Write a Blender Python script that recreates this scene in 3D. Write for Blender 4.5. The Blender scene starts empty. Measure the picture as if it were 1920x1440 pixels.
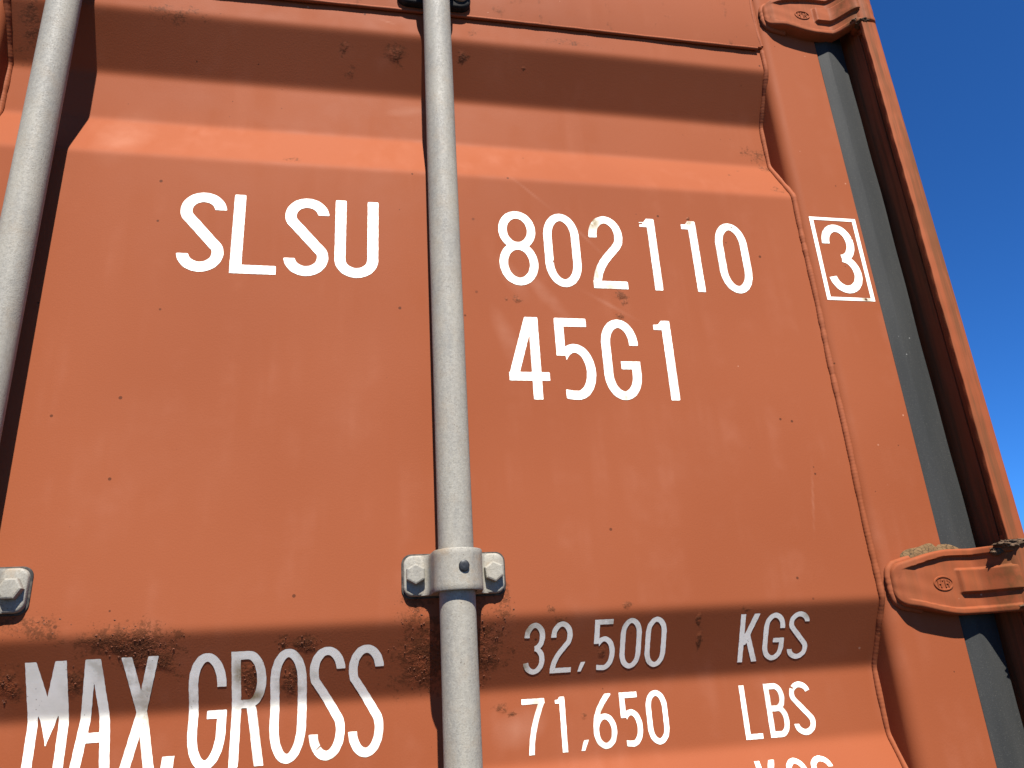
import bpy, bmesh, math, random
import numpy as np
from mathutils import Vector, Matrix

random.seed(4)
RNG = np.random.RandomState(7)
scene = bpy.context.scene
C = scene.collection

# ------------------------------------------------------------------ camera
# door face is the plane y = 0 (x right, z up, y into the container), lens height is z = 0
YAW, PITCH, ROLL, FPX = 0.20926105, 0.35657248, -0.06136774, 1424.93
CAM_DIST = 0.85
GROUND_Z = -1.72
fw = Vector((math.sin(YAW) * math.cos(PITCH), math.cos(YAW) * math.cos(PITCH), math.sin(PITCH)))
rt = Vector((math.cos(YAW), -math.sin(YAW), 0))
up = rt.cross(fw)
rt2 = rt * math.cos(ROLL) + up * math.sin(ROLL)
up2 = rt2.cross(fw)
cam_data = bpy.data.cameras.new('camera')
cam_data.sensor_width = 36.0
cam_data.lens = FPX / 1920.0 * 36.0
cam_data.clip_start = 0.01
cam_data.clip_end = 3000
cam = bpy.data.objects.new('camera', cam_data)
M = Matrix.Identity(4)
for i in range(3):
    M[i][0], M[i][1], M[i][2] = rt2[i], up2[i], -fw[i]
M[0][3], M[1][3], M[2][3] = 0.0, -CAM_DIST, 0.0
cam.matrix_world = M
C.objects.link(cam)
scene.camera = cam

# ------------------------------------------------------------------ sky, sun, exposure
SUN_EL = math.radians(55.5)
SUN_AZ = math.radians(-1.3)         # a little to the left of straight behind the camera
sun_dir = Vector((math.sin(SUN_AZ) * math.cos(SUN_EL), -math.cos(SUN_AZ) * math.cos(SUN_EL), math.sin(SUN_EL)))
world = bpy.data.worlds.new('World')
scene.world = world
world.use_nodes = True
wn = world.node_tree.nodes
sky = wn.new('ShaderNodeTexSky')
sky.sky_type = 'NISHITA'
sky.sun_disc = False
sky.sun_elevation = SUN_EL
sky.sun_rotation = math.atan2(sun_dir.x, sun_dir.y)
sky.altitude = 0
sky.air_density = 0.66
sky.dust_density = 0.0
sky.ozone_density = 8.0
bg = wn['Background']
bg.inputs[1].default_value = 0.05
# deep clear-day blue over the whole sky
tint = wn.new('ShaderNodeMix'); tint.data_type = 'RGBA'; tint.blend_type = 'MULTIPLY'
tint.inputs[0].default_value = 1.0
tint.inputs[7].default_value = (0.36, 0.86, 1.32, 1)
world.node_tree.links.new(sky.outputs[0], tint.inputs[6])
world.node_tree.links.new(tint.outputs[2], bg.inputs[0])
sl = bpy.data.lights.new('sun', 'SUN')
sl.energy = 5.0
sl.angle = math.radians(0.53)
sl.color = (1.0, 0.955, 0.89)
so = bpy.data.objects.new('sun', sl)
so.rotation_euler = sun_dir.to_track_quat('Z', 'Y').to_euler()
so.location = sun_dir * 20
C.objects.link(so)
scene.render.engine = 'CYCLES'
scene.cycles.max_bounces = 5
scene.cycles.diffuse_bounces = 3
scene.cycles.glossy_bounces = 2
scene.view_settings.view_transform = 'Standard'
scene.view_settings.look = 'None'
scene.view_settings.gamma = 1
scene.view_settings.exposure = 1.42
scene.view_settings.use_curve_mapping = False

# ------------------------------------------------------------------ small helpers
def link(o, parent=None):
    C.objects.link(o)
    if parent is not None:
        o.parent = parent
        # parts are modelled in world coordinates: undo the chain of parent locations
        off = Vector((0, 0, 0)); p = parent
        while p is not None:
            off += p.location; p = p.parent
        o.location = -off
    return o

def mesh_obj(name, verts, faces, mat, parent=None, smooth=False, sharp=None):
    me = bpy.data.meshes.new(name)
    me.from_pydata([tuple(v) for v in verts], [], [tuple(f) for f in faces])
    me.update()
    bm = bmesh.new(); bm.from_mesh(me)
    bmesh.ops.recalc_face_normals(bm, faces=bm.faces)
    if smooth:
        lim = math.radians(35 if sharp is None else sharp)
        for f in bm.faces: f.smooth = True
        for e in bm.edges:
            if len(e.link_faces) == 2 and e.calc_face_angle(0) > lim: e.smooth = False
    bm.to_mesh(me); bm.free()
    if mat is not None: me.materials.append(mat)
    o = bpy.data.objects.new(name, me)
    return link(o, parent)

def empty(name, loc, parent=None):
    o = bpy.data.objects.new(name, None)
    o.empty_display_size = 0.1
    C.objects.link(o)
    o.location = loc
    return o

def tag(o, label=None, cat=None, group=None, kind=None):
    if label: o['label'] = label
    if cat: o['category'] = cat
    if group: o['group'] = group
    if kind: o['kind'] = kind
    return o

def extrude_poly_z(poly, zs, cap=True, fn=None):
    """closed plan polygon (x,y) swept through heights zs"""
    n = len(poly); V = []; F = []
    for k, z in enumerate(zs):
        for (x, y) in poly:
            V.append((x, y, z) if fn is None else fn(x, y, z))
    for k in range(len(zs) - 1):
        for i in range(n):
            j = (i + 1) % n
            F.append((k * n + i, k * n + j, (k + 1) * n + j, (k + 1) * n + i))
    if cap:
        F.append(tuple(range(n)))
        F.append(tuple((len(zs) - 1) * n + i for i in range(n)))
    return V, F

def round_poly(pts, radii, seg=6):
    out = []
    n = len(pts)
    for i in range(n):
        p = Vector((*pts[i], 0)); a = Vector((*pts[i - 1], 0)); b = Vector((*pts[(i + 1) % n], 0))
        r = radii[i] if isinstance(radii, (list, tuple)) else radii
        if r <= 0:
            out.append((p.x, p.y)); continue
        da = (a - p).normalized(); db = (b - p).normalized()
        ang = da.angle(db)
        t = r / math.tan(ang / 2)
        c = p + (da + db).normalized() * (r / math.sin(ang / 2))
        s = p + da * t; e = p + db * t
        a0 = math.atan2(s.y - c.y, s.x - c.x); a1 = math.atan2(e.y - c.y, e.x - c.x)
        d = (a1 - a0 + math.pi) % (2 * math.pi) - math.pi
        for k in range(seg + 1):
            q = a0 + d * k / seg
            out.append((c.x + r * math.cos(q), c.y + r * math.sin(q)))
    return out

def tube(path, radfn, seg=8, squash=None):
    """swept bead along a list of points"""
    V = []; F = []
    n = len(path)
    for k, p in enumerate(path):
        p = Vector(p)
        t = (Vector(path[min(k + 1, n - 1)]) - Vector(path[max(k - 1, 0)])).normalized()
        a = t.cross(Vector((0, 1, 0.001))).normalized(); b = t.cross(a).normalized()
        for i in range(seg):
            q = 2 * math.pi * i / seg
            r = radfn(k, q)
            V.append(p + a * (r * math.cos(q)) + b * (r * math.sin(q)))
    for k in range(n - 1):
        for i in range(seg):
            j = (i + 1) % seg
            F.append((k * seg + i, k * seg + j, (k + 1) * seg + j, (k + 1) * seg + i))
    F.append(tuple(range(seg))); F.append(tuple((n - 1) * seg + i for i in range(seg)))
    return V, F

# ------------------------------------------------------------------ materials
class NT:
    def __init__(self, name):
        self.mat = bpy.data.materials.new(name); self.mat.use_nodes = True
        self.t = self.mat.node_tree; self.n = self.t.nodes; self.l = self.t.links
        self.b = self.n['Principled BSDF']
        self.pos = self.n.new('ShaderNodeNewGeometry').outputs['Position']
    def link(self, a, b): self.l.new(a, b)
    def noise(self, scale, detail=4, rough=0.55, vec=None, dist=0.0):
        x = self.n.new('ShaderNodeTexNoise'); x.inputs['Scale'].default_value = scale
        x.inputs['Detail'].default_value = detail; x.inputs['Roughness'].default_value = rough
        x.inputs['Distortion'].default_value = dist
        self.link(vec if vec is not None else self.pos, x.inputs['Vector']); return x.outputs['Fac']
    def voronoi(self, scale, feature='F1', vec=None, out='Distance'):
        x = self.n.new('ShaderNodeTexVoronoi'); x.feature = feature; x.inputs['Scale'].default_value = scale
        self.link(vec if vec is not None else self.pos, x.inputs['Vector']); return x.outputs[out]
    def math(self, op, a, b=None, clamp=False):
        x = self.n.new('ShaderNodeMath'); x.operation = op; x.use_clamp = clamp
        for i, v in enumerate((a, b)):
            if v is None: continue
            if isinstance(v, (int, float)): x.inputs[i].default_value = v
            else: self.link(v, x.inputs[i])
        return x.outputs[0]
    def ramp(self, f, lo, hi, a=0.0, b=1.0):
        x = self.n.new('ShaderNodeMapRange'); x.interpolation_type = 'SMOOTHSTEP'
        self.link(f, x.inputs[0])
        x.inputs[1].default_value = lo; x.inputs[2].default_value = hi
        x.inputs[3].default_value = a; x.inputs[4].default_value = b
        return x.outputs[0]
    def mix(self, f, a, b):
        x = self.n.new('ShaderNodeMix'); x.data_type = 'RGBA'
        if isinstance(f, (int, float)): x.inputs[0].default_value = f
        else: self.link(f, x.inputs[0])
        for i, v in ((6, a), (7, b)):
            if isinstance(v, tuple): x.inputs[i].default_value = (*v, 1)
            else: self.link(v, x.inputs[i])
        return x.outputs[2]
    def scaled(self, s, vec=None):
        x = self.n.new('ShaderNodeVectorMath'); x.operation = 'MULTIPLY'
        self.link(vec if vec is not None else self.pos, x.inputs[0]); x.inputs[1].default_value = s
        return x.outputs[0]
    def spots(self, lst, soft=1.0):
        """soft blobs (0..1) centred on the given (x, z, rx, rz, strength)"""
        acc = None
        for (x, z, rx, rz, st) in lst:
            a = self.n.new('ShaderNodeVectorMath'); a.operation = 'SUBTRACT'
            self.link(self.pos, a.inputs[0]); a.inputs[1].default_value = (x, 0, z)
            b = self.n.new('ShaderNodeVectorMath'); b.operation = 'MULTIPLY'
            self.link(a.outputs[0], b.inputs[0]); b.inputs[1].default_value = (1 / rx, 0, 1 / rz)
            c = self.n.new('ShaderNodeVectorMath'); c.operation = 'LENGTH'
            self.link(b.outputs[0], c.inputs[0])
            d = self.n.new('ShaderNodeMapRange')
            self.link(c.outputs['Value'], d.inputs[0])
            d.inputs[1].default_value = 0.25; d.inputs[2].default_value = 1.25
            d.inputs[3].default_value = st; d.inputs[4].default_value = 0
            o = d.outputs[0]
            acc = o if acc is None else self.math('MAXIMUM', acc, o)
        return acc
    def bump(self, h, strength, dist=0.001, prev=None):
        x = self.n.new('ShaderNodeBump'); x.inputs['Strength'].default_value = strength
        x.inputs['Distance'].default_value = dist
        self.link(h, x.inputs['Height'])
        if prev is not None: self.link(prev, x.inputs['Normal'])
        return x.outputs[0]
    def out(self, col=None, rough=None, nrm=None, metal=None, spec=None):
        for k, v in (('Base Color', col), ('Roughness', rough), ('Normal', nrm), ('Metallic', metal), ('Specular IOR Level', spec)):
            if v is None: continue
            if isinstance(v, tuple): self.b.inputs[k].default_value = (*v, 1)
            elif isinstance(v, (int, float)): self.b.inputs[k].default_value = v
            else: self.link(v, self.b.inputs[k])
        return self.mat

PAINT = (0.206, 0.0580, 0.0240)
PAINT2 = (0.184, 0.0490, 0.0192)
FADE = (0.252, 0.090, 0.050)
RUST = (0.056, 0.021, 0.010)
RUST2 = (0.115, 0.036, 0.015)

# rust on the door: x, z, rx, rz, strength
RUSTY = [(0.100, 0.022, 0.075, 0.050, 1.0), (0.058, 0.068, 0.022, 0.030, 0.75), (0.155, 0.062, 0.016, 0.030, 0.7),
         (-0.222, 0.046, 0.058, 0.024, 0.95), (-0.205, 0.030, 0.035, 0.022, 0.9), (-0.312, 0.064, 0.040, 0.018, 0.72),
         (-0.333, 0.012, 0.017, 0.022, 0.85), (-0.276, 0.010, 0.014, 0.022, 0.9), (-0.108, 0.006, 0.016, 0.022, 0.9),
         (-0.068, 0.001, 0.013, 0.022, 0.9), (-0.052, 0.034, 0.018, 0.014, 0.85), (-0.075, 0.038, 0.010, 0.008, 0.7),
         (-0.250, 0.858, 0.050, 0.016, 0.62), (0.042, 0.832, 0.020, 0.018, 0.78), (0.138, 0.836, 0.013, 0.013, 0.75),
         (-0.028, 0.836, 0.010, 0.012, 0.66), (-0.02, 0.805, 0.012, 0.012, 0.6), (0.23, 0.83, 0.006, 0.006, 0.7),
         (0.194, 0.439, 0.008, 0.008, 0.8), (0.180, 0.440, 0.004, 0.004, 0.75), (0.334, 0.450, 0.011, 0.009, 0.85),
         (0.339, 0.441, 0.007, 0.007, 0.8), (0.330, 0.420, 0.010, 0.006, 0.8), (0.447, 0.575, 0.004, 0.004, 0.95),
         (0.384, 0.040, 0.006, 0.010, 0.85), (0.386, 0.018, 0.006, 0.014, 0.8), (0.297, 0.058, 0.008, 0.007, 0.8),
         (0.209, 0.058, 0.007, 0.006, 0.7), (0.248, -0.055, 0.004, 0.007, 0.85), (0.155, -0.042, 0.009, 0.008, 0.8),
         (0.166, -0.048, 0.006, 0.004, 0.75), (0.270, 0.010, 0.007, 0.012, 0.75), (0.222, 0.045, 0.010, 0.008, 0.6),
         (0.445, 0.048, 0.010, 0.007, 0.6), (0.600, 0.727, 0.030, 0.020, 0.62), (0.612, 0.702, 0.016, 0.010, 0.72),
         (0.604, 0.640, 0.014, 0.012, 0.7), (0.560, 0.690, 0.006, 0.003, 0.8), (0.540, 0.675, 0.006, 0.003, 0.72),
         (0.30, 0.872, 0.05, 0.010, 0.55), (0.155, 0.875, 0.012, 0.012, 0.6), (-0.09, 0.635, 0.02, 0.006, 0.6),
         (0.343, 0.940, 0.060, 0.030, 0.66), (0.48, 0.955, 0.10, 0.035, 0.52), (0.20, 0.935, 0.10, 0.02, 0.5),
         (-0.43, 0.83, 0.03, 0.06, 0.62)]

def paint(name, rusty=True, wear=0.0, grime=0.0, stain=False, base=PAINT, base2=PAINT2):
    t = NT(name)
    big = t.noise(2.1, 2, 0.5)
    mid = t.noise(13, 3, 0.62)
    col = t.mix(t.ramp(big, 0.32, 0.7), base, base2)
    # chalky fading in soft clouds drawn out downwards
    streak = t.noise(6, 2, 0.55, vec=t.scaled((6, 6, 0.6)))
    fade = t.math('MULTIPLY', t.ramp(mid, 0.42, 0.82), t.ramp(streak, 0.35, 0.75))
    col = t.mix(t.math('MULTIPLY', fade, 0.42), col, FADE)
    # pin-holes, grit and pale nicks: one cell pattern, the cell's colour decides which
    v = t.n.new('ShaderNodeTexVoronoi'); v.inputs['Scale'].default_value = 62
    t.link(t.pos, v.inputs['Vector'])
    sep = t.n.new('ShaderNodeSeparateColor'); t.link(v.outputs['Color'], sep.inputs[0])
    size = t.math('MULTIPLY', t.math('POWER', sep.outputs[1], 3.0), 0.11)
    dot = t.ramp(t.math('SUBTRACT', v.outputs['Distance'], size), 0.0, 0.03, 1, 0)
    dark = t.math('MULTIPLY', dot, t.ramp(sep.outputs[0], 0.78, 0.82))
    pale = t.math('MULTIPLY', dot, t.ramp(sep.outputs[0], 0.05, 0.03))
    col = t.mix(t.math('MULTIPLY', dark, 0.8), col, (0.055, 0.019, 0.010))
    col = t.mix(t.math('MULTIPLY', pale, 0.5), col, (0.40, 0.22, 0.145))
    if rusty:
        sa = t.n.new('ShaderNodeAttribute'); sa.attribute_name = 'scuff'
        sm = t.math('MULTIPLY', sa.outputs['Fac'], t.ramp(mid, 0.25, 0.75))
        col = t.mix(sm, col, (0.33, 0.165, 0.11))
    height = t.noise(520, 1, 0.5)
    h_amp = t.math('MULTIPLY', height, 0.045)
    rough = t.ramp(mid, 0.3, 0.8, 0.58, 0.74)
    rm = None
    if rusty:
        at = t.n.new('ShaderNodeAttribute'); at.attribute_name = 'rust'
        blob = at.outputs['Fac']
        fine = t.noise(300, 3, 0.7)
        gr = t.math('ADD', t.noise(70, 3, 0.75), t.math('MULTIPLY', fine, 0.85))
        rm = t.ramp(t.math('ADD', t.math('MULTIPLY', blob, 0.42), gr), 1.13, 1.29)
        rm = t.math('MULTIPLY', rm, t.ramp(blob, 0.03, 0.22))
        wash = t.math('MULTIPLY', t.ramp(blob, 0.25, 0.85), t.ramp(gr, 0.70, 1.10))
        col = t.mix(t.math('MULTIPLY', wash, 0.62), col, (0.105, 0.038, 0.017))
        pit = t.ramp(fine, 0.40, 0.60)
        rc = t.mix(pit, RUST, RUST2)
        h_amp = t.math('ADD', h_amp, t.math('MULTIPLY', t.ramp(blob, 0.45, 1.0), t.math('MULTIPLY', fine, 0.8)))
        nb = t.bump(h_amp, 0.55, 0.0030)
    elif wear > 0:
        wn_ = t.math('ADD', t.math('MULTIPLY', t.noise(26, 4, 0.7), 0.6), t.math('MULTIPLY', t.noise(10, 2, 0.6, vec=t.scaled((6, 6, 0.35))), 0.5))
        rm = t.ramp(wn_, 0.68 - wear * 0.18, 0.80 - wear * 0.10)
        rc = t.mix(t.ramp(t.noise(170, 3, 0.7), 0.35, 0.65), RUST, RUST2)
        nb = t.bump(t.math('ADD', h_amp, t.math('MULTIPLY', rm, 0.15)), 0.6, 0.0022)
    else:
        nb = t.bump(h_amp, 0.6, 0.0030)
    if rm is not None:
        col = t.mix(t.math('MULTIPLY', rm, 0.85), col, rc)
    if grime > 0:
        g = t.ramp(t.noise(9, 4, 0.65, vec=t.scaled((11, 11, 0.5))), 0.40, 0.66)
        col = t.mix(t.math('MULTIPLY', g, grime), col, (0.070, 0.038, 0.017))
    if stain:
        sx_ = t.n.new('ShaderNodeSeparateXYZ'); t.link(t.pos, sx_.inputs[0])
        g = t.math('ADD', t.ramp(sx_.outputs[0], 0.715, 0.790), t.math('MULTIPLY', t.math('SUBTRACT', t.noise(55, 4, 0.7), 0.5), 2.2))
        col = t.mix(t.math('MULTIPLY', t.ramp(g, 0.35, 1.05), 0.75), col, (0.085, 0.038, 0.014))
    return t.out(col, rough, nb, spec=0.05)

M_PAINT = paint('door_paint')
M_FRAME = paint('frame_paint', rusty=False, wear=0.14, grime=0.62, base=(0.222, 0.063, 0.026))
M_RAIL = paint('rail_paint', rusty=False, wear=0.30)
M_STILE = paint('stile_paint', rusty=False)
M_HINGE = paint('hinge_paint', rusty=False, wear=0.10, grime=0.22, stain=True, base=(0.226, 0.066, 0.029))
M_WELD = paint('weld_paint', rusty=False, wear=0.16, grime=0.1, base=(0.216, 0.063, 0.0285))

def galvanised(name, dirt=0.35):
    t = NT(name)
    sp = t.voronoi(330, out='Color')
    bw = t.n.new('ShaderNodeRGBToBW'); t.link(sp, bw.inputs[0])
    fine = t.noise(560, 3, 0.7)
    cloud = t.noise(24, 5, 0.62, vec=t.scaled((1.6, 1.6, 0.28)))
    col = t.mix(t.ramp(cloud, 0.3, 0.72), (0.222, 0.206, 0.168), (0.150, 0.144, 0.127))
    col = t.mix(t.math('MULTIPLY', t.ramp(bw.outputs[0], 0.1, 0.9), 0.32), col, (0.285, 0.268, 0.225))
    col = t.mix(t.math('MULTIPLY', t.ramp(fine, 0.50, 0.70), 0.48), col, (0.105, 0.094, 0.076))
    dm = t.math('MULTIPLY', t.ramp(t.noise(48, 6, 0.68), 0.45, 0.75), dirt)
    col = t.mix(dm, col, (0.20, 0.155, 0.105))
    pit = t.math('MULTIPLY', t.ramp(t.voronoi(150), 0.08, 0.14, 1, 0), t.ramp(t.noise(17, 2), 0.5, 0.6))
    col = t.mix(t.math('MULTIPLY', pit, 0.7), col, (0.08, 0.062, 0.044))
    nb = t.bump(t.math('ADD', fine, t.math('MULTIPLY', cloud, 2.0)), 0.35, 0.0010)
    return t.out(col, t.ramp(fine, 0.3, 0.7, 0.55, 0.75), nb, metal=0.0, spec=0.28)

M_GALV = galvanised('galvanised_steel')
M_BRACKET = galvanised('weathered_bracket_steel', dirt=0.95)

def vinyl():
    t = NT('white_vinyl')
    base = t.mix(t.ramp(t.noise(30, 4, 0.6), 0.35, 0.75), (0.84, 0.81, 0.71), (0.72, 0.69, 0.59))
    fl = t.math('MULTIPLY', t.ramp(t.voronoi(210), 0.10, 0.18, 1, 0), t.ramp(t.noise(40, 3), 0.5, 0.62))
    base = t.mix(t.math('MULTIPLY', fl, 0.6), base, (0.24, 0.20, 0.15))
    cream = t.math('MULTIPLY', t.ramp(t.noise(11, 3, 0.6), 0.50, 0.68), t.ramp(t.noise(90, 3, 0.6), 0.30, 0.62))
    base = t.mix(t.math('MULTIPLY', cream, 0.75), base, (0.40, 0.365, 0.285))
    st = t.spots([(0.305, 0.560, 0.016, 0.016, 1), (0.302, 0.478, 0.010, 0.03, 0.75), (0.320, 0.463, 0.015, 0.006, 0.6), (0.178, -0.002, 0.008, 0.010, 1),
                  (0.178, 0.038, 0.010, 0.010, 0.9), (-0.118, 0.010, 0.009, 0.014, 0.9), (-0.105, -0.012, 0.014, 0.006, 0.9),
                  (0.697, 0.457, 0.010, 0.005, 1), (0.325, 0.310, 0.004, 0.010, 0.7), (0.447, 0.568, 0.008, 0.006, 0.9),
                  (0.268, -0.050, 0.009, 0.010, 0.6), (0.195, -0.040, 0.010, 0.014, 0.6), (-0.055, 0.030, 0.008, 0.010, 0.7),
                  (-0.207, -0.025, 0.012, 0.03, 0.6), (0.525, 0.040, 0.008, 0.006, 0.7), (0.305, -0.037, 0.012, 0.004, 0.6)])
    sm = t.math('MULTIPLY', st, t.ramp(t.noise(120, 5, 0.6), 0.20, 0.55), clamp=True)
    base = t.mix(t.math('MULTIPLY', sm, 0.95), base, (0.19, 0.135, 0.048))
    hole = t.spots([(0.6965, 0.4565, 0.0025, 0.0025, 1), (0.2465, 0.497, 0.0012, 0.0022, 1)])
    base = t.mix(t.ramp(hole, 0.3, 0.6), base, (0.09, 0.035, 0.01))
    return t.out(base, 0.38, t.bump(t.noise(500, 2), 0.06, 0.0006), spec=0.35)
M_VINYL = vinyl()

def rubber():
    t = NT('weathered_rubber')
    s = t.noise(7, 4, 0.6, vec=t.scaled((6, 6, 0.7)))
    col = t.mix(t.ramp(s, 0.3, 0.75), (0.0205, 0.0215, 0.021), (0.029, 0.0295, 0.028))
    col = t.mix(t.math('MULTIPLY', t.ramp(t.noise(700, 3, 0.7), 0.56, 0.70), 0.5), col, (0.066, 0.064, 0.055))
    col = t.mix(t.math('MULTIPLY', t.ramp(t.voronoi(70), 0.05, 0.09, 1, 0), t.ramp(t.noise(9, 2), 0.62, 0.66)), col, (0.14, 0.14, 0.13))
    return t.out(col, 0.72, t.bump(t.noise(600, 3, 0.6), 0.2, 0.0008), spec=0.15)
M_RUBBER = rubber()

def simple(name, c1, c2, sc, rough=0.8, bump=0.4, dist=0.002, spec=0.3):
    t = NT(name)
    f = t.noise(sc, 6, 0.65)
    return t.out(t.mix(t.ramp(f, 0.35, 0.68), c1, c2), rough, t.bump(f, bump, dist), spec=spec)
M_MUD = simple('dried_mud', (0.048, 0.028, 0.015), (0.10, 0.06, 0.034), 150, 0.95, 0.8, 0.004)
M_PLUG = simple('black_plastic', (0.008, 0.009, 0.010), (0.018, 0.019, 0.021), 300, 0.45, 0.1)
M_PAD = simple('dark_sealing_pad', (0.017, 0.016, 0.015), (0.06, 0.05, 0.04), 180, 0.85, 0.3)
M_RSCALE = simple('rust_scale', (0.070, 0.025, 0.012), (0.165, 0.053, 0.024), 240, 0.9, 0.5)
M_DARK = simple('near_black_steel', (0.010, 0.010, 0.010), (0.024, 0.022, 0.02), 120, 0.7, 0.2, spec=0.08)  # near-black tone for the upper bearing

def sealant():
    t = NT('cracked_sealant')
    d = t.voronoi(165, 'DISTANCE_TO_EDGE', vec=t.scaled((1, 1, 1.15)))
    crack = t.ramp(d, 0.0, 0.07)
    col = t.mix(t.ramp(t.noise(90, 4, 0.6), 0.35, 0.7), (0.112, 0.068, 0.032), (0.070, 0.041, 0.018))
    col = t.mix(crack, (0.034, 0.022, 0.012), col)
    return t.out(col, 0.85, t.bump(crack, 0.3, 0.0012), spec=0.1)
M_SEAL = sealant()

def ground_mat():
    t = NT('yard_ground')
    f = t.noise(3, 6, 0.6); g = t.noise(160, 3, 0.7)
    col = t.mix(t.ramp(f, 0.3, 0.7), (0.040, 0.035, 0.028), (0.065, 0.055, 0.042))
    col = t.mix(t.math('MULTIPLY', t.ramp(g, 0.5, 0.7), 0.5), col, (0.10, 0.09, 0.075))
    return t.out(col, 0.92, t.bump(g, 0.6, 0.006), spec=0.3)

# ------------------------------------------------------------------ corrugated profile of the door
PITCH_Z = 0.804
GD = 0.042
Z_TOP, Z_BOT = 0.905, -1.50
knots = []
for k in range(3):
    o = -PITCH_Z * k
    knots += [(0.857 + o, 0.0), (0.7805 + o, GD), (0.7045 + o, GD), (0.6240 + o, 0.0)]
knots = [(1.2, 0.0)] + knots + [(-1.8, 0.0)]
kz = np.array([p[0] for p in knots])[::-1]; ky = np.array([p[1] for p in knots])[::-1]
_zs = np.arange(-1.75, 1.15, 0.001)
_ys = np.interp(_zs, kz, ky)
ker = np.ones(9) / 9
_ys = np.convolve(np.convolve(np.pad(_ys, 8, mode='edge'), ker, 'valid'), ker, 'valid')
_arc = np.concatenate([[0], np.cumsum(np.hypot(np.diff(_zs), np.diff(_ys)))])
def prof(z): return np.interp(z, _zs, _ys)
def arc_of(z): return np.interp(z, _zs, _arc)
def z_of_arc(s): return np.interp(s, _arc, _zs)

# ------------------------------------------------------------------ ground (below the frame, it carries the container)
g = mesh_obj('ground', [(-900, -900, GROUND_Z), (900, -900, GROUND_Z), (900, 900, GROUND_Z), (-900, 900, GROUND_Z)], [(0, 1, 2, 3)], ground_mat())
tag(g, kind='structure')

# ------------------------------------------------------------------ container door
XL, XR = -0.459, 0.6205           # panel edges, against the two stiles
door = tag(empty('shipping_container', (0.08, 0.02, GROUND_Z)),
           'orange corrugated steel shipping container, its closed door lettered in white', 'container')
body = door

# panel: a sheet 3 mm thick following the profile (finer where the photograph shows it)
zs = np.concatenate([np.arange(Z_BOT, -0.20, 0.006), np.arange(-0.20, Z_TOP, 0.0025), [Z_TOP]])
nx = 433
xs = np.linspace(XL, XR, nx)
ripple = RNG.rand(6) * 6.28
def panel_y(x, z):
    w = 0.0005 * (np.sin(7 * x + 3.1 * z + ripple[0]) + np.sin(-5 * x + 9 * z + ripple[1]) + 0.6 * np.sin(15 * x + 2 * z + ripple[2]))
    e = np.clip(np.minimum((x - XL) / 0.08, (XR - x) / 0.08), 0, 1)
    return prof(z) + w * e
GX, GZ = np.meshgrid(xs, zs)
GY = panel_y(GX, GZ)
rust_val = np.zeros(GX.shape)
for (rx_, rz_, ra, rb, st) in RUSTY:
    th = np.arctan2((GZ - rz_) / rb, (GX - rx_) / ra); ph = RNG.rand(3) * 6.28
    q = np.hypot((GX - rx_) / ra, (GZ - rz_) / rb) * (1 + 0.12 * np.sin(2 * th + ph[0]) + 0.12 * np.sin(3 * th + ph[1]) + 0.08 * np.sin(7 * th + ph[2]))
    rust_val = np.maximum(rust_val, st * np.clip((1.25 - q) / 1.0, 0, 1))
# pale smudges and rubbed streaks: x, z, half length, half width, angle, strength
scuff_val = np.zeros(GX.shape)
for (sx, sz, sl_a, sw_a, an, st) in [(0.062, 0.757, 0.030, 0.009, 10, 0.55), (0.190, 0.470, 0.035, 0.012, -62, 0.30), (0.235, 0.445, 0.040, 0.010, -50, 0.35),
                                     (0.290, 0.540, 0.060, 0.0022, -48, 0.30), (0.225, 0.600, 0.045, 0.0020, -42, 0.28), (0.310, 0.440, 0.050, 0.0030, -30, 0.25),
                                     (-0.300, 0.668, 0.060, 0.030, 80, 0.30), (0.175, -0.062, 0.030, 0.018, 20, 0.35), (0.180, 0.380, 0.050, 0.012, -70, 0.25),
                                     (0.030, 0.878, 0.012, 0.0016, -18, 0.5), (0.555, 0.180, 0.050, 0.0016, 80, 0.25), (-0.010, 0.300, 0.120, 0.035, 75, 0.06),
                                     (0.400, 0.230, 0.090, 0.050, 20, 0.05), (-0.200, 0.250, 0.100, 0.050, -30, 0.05)]:
    ca, sa_ = math.cos(math.radians(an)), math.sin(math.radians(an))
    a_ = ((GX - sx) * ca + (GZ - sz) * sa_) / sl_a; b_ = (-(GX - sx) * sa_ + (GZ - sz) * ca) / sw_a
    scuff_val = np.maximum(scuff_val, st * np.clip(1.2 - np.hypot(a_, b_), 0, 1))
V = np.stack([GX, GY, GZ], 2).reshape(-1, 3)
nzr = len(zs)
ii = (np.arange(nzr - 1)[:, None] * nx + np.arange(nx - 1)[None, :]).reshape(-1)
F = np.stack([ii, ii + 1, ii + nx + 1, ii + nx], 1)
me = bpy.data.meshes.new('door_panel')
me.from_pydata(V.tolist(), [], F.tolist())
me.polygons.foreach_set('use_smooth', [True] * len(me.polygons))
at_ = me.attributes.new('rust', 'FLOAT', 'POINT')
at_.data.foreach_set('value', rust_val.reshape(-1).astype(np.float32))
at_ = me.attributes.new('scuff', 'FLOAT', 'POINT')
at_.data.foreach_set('value', scuff_val.reshape(-1).astype(np.float32))
me.materials.append(M_PAINT)
me.update()
if me.polygons[0].normal.y > 0: me.flip_normals()
panel = link(bpy.data.objects.new('door_panel', me), door)
md = panel.modifiers.new('sheet', 'SOLIDIFY'); md.thickness = 0.003; md.offset = -1

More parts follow.
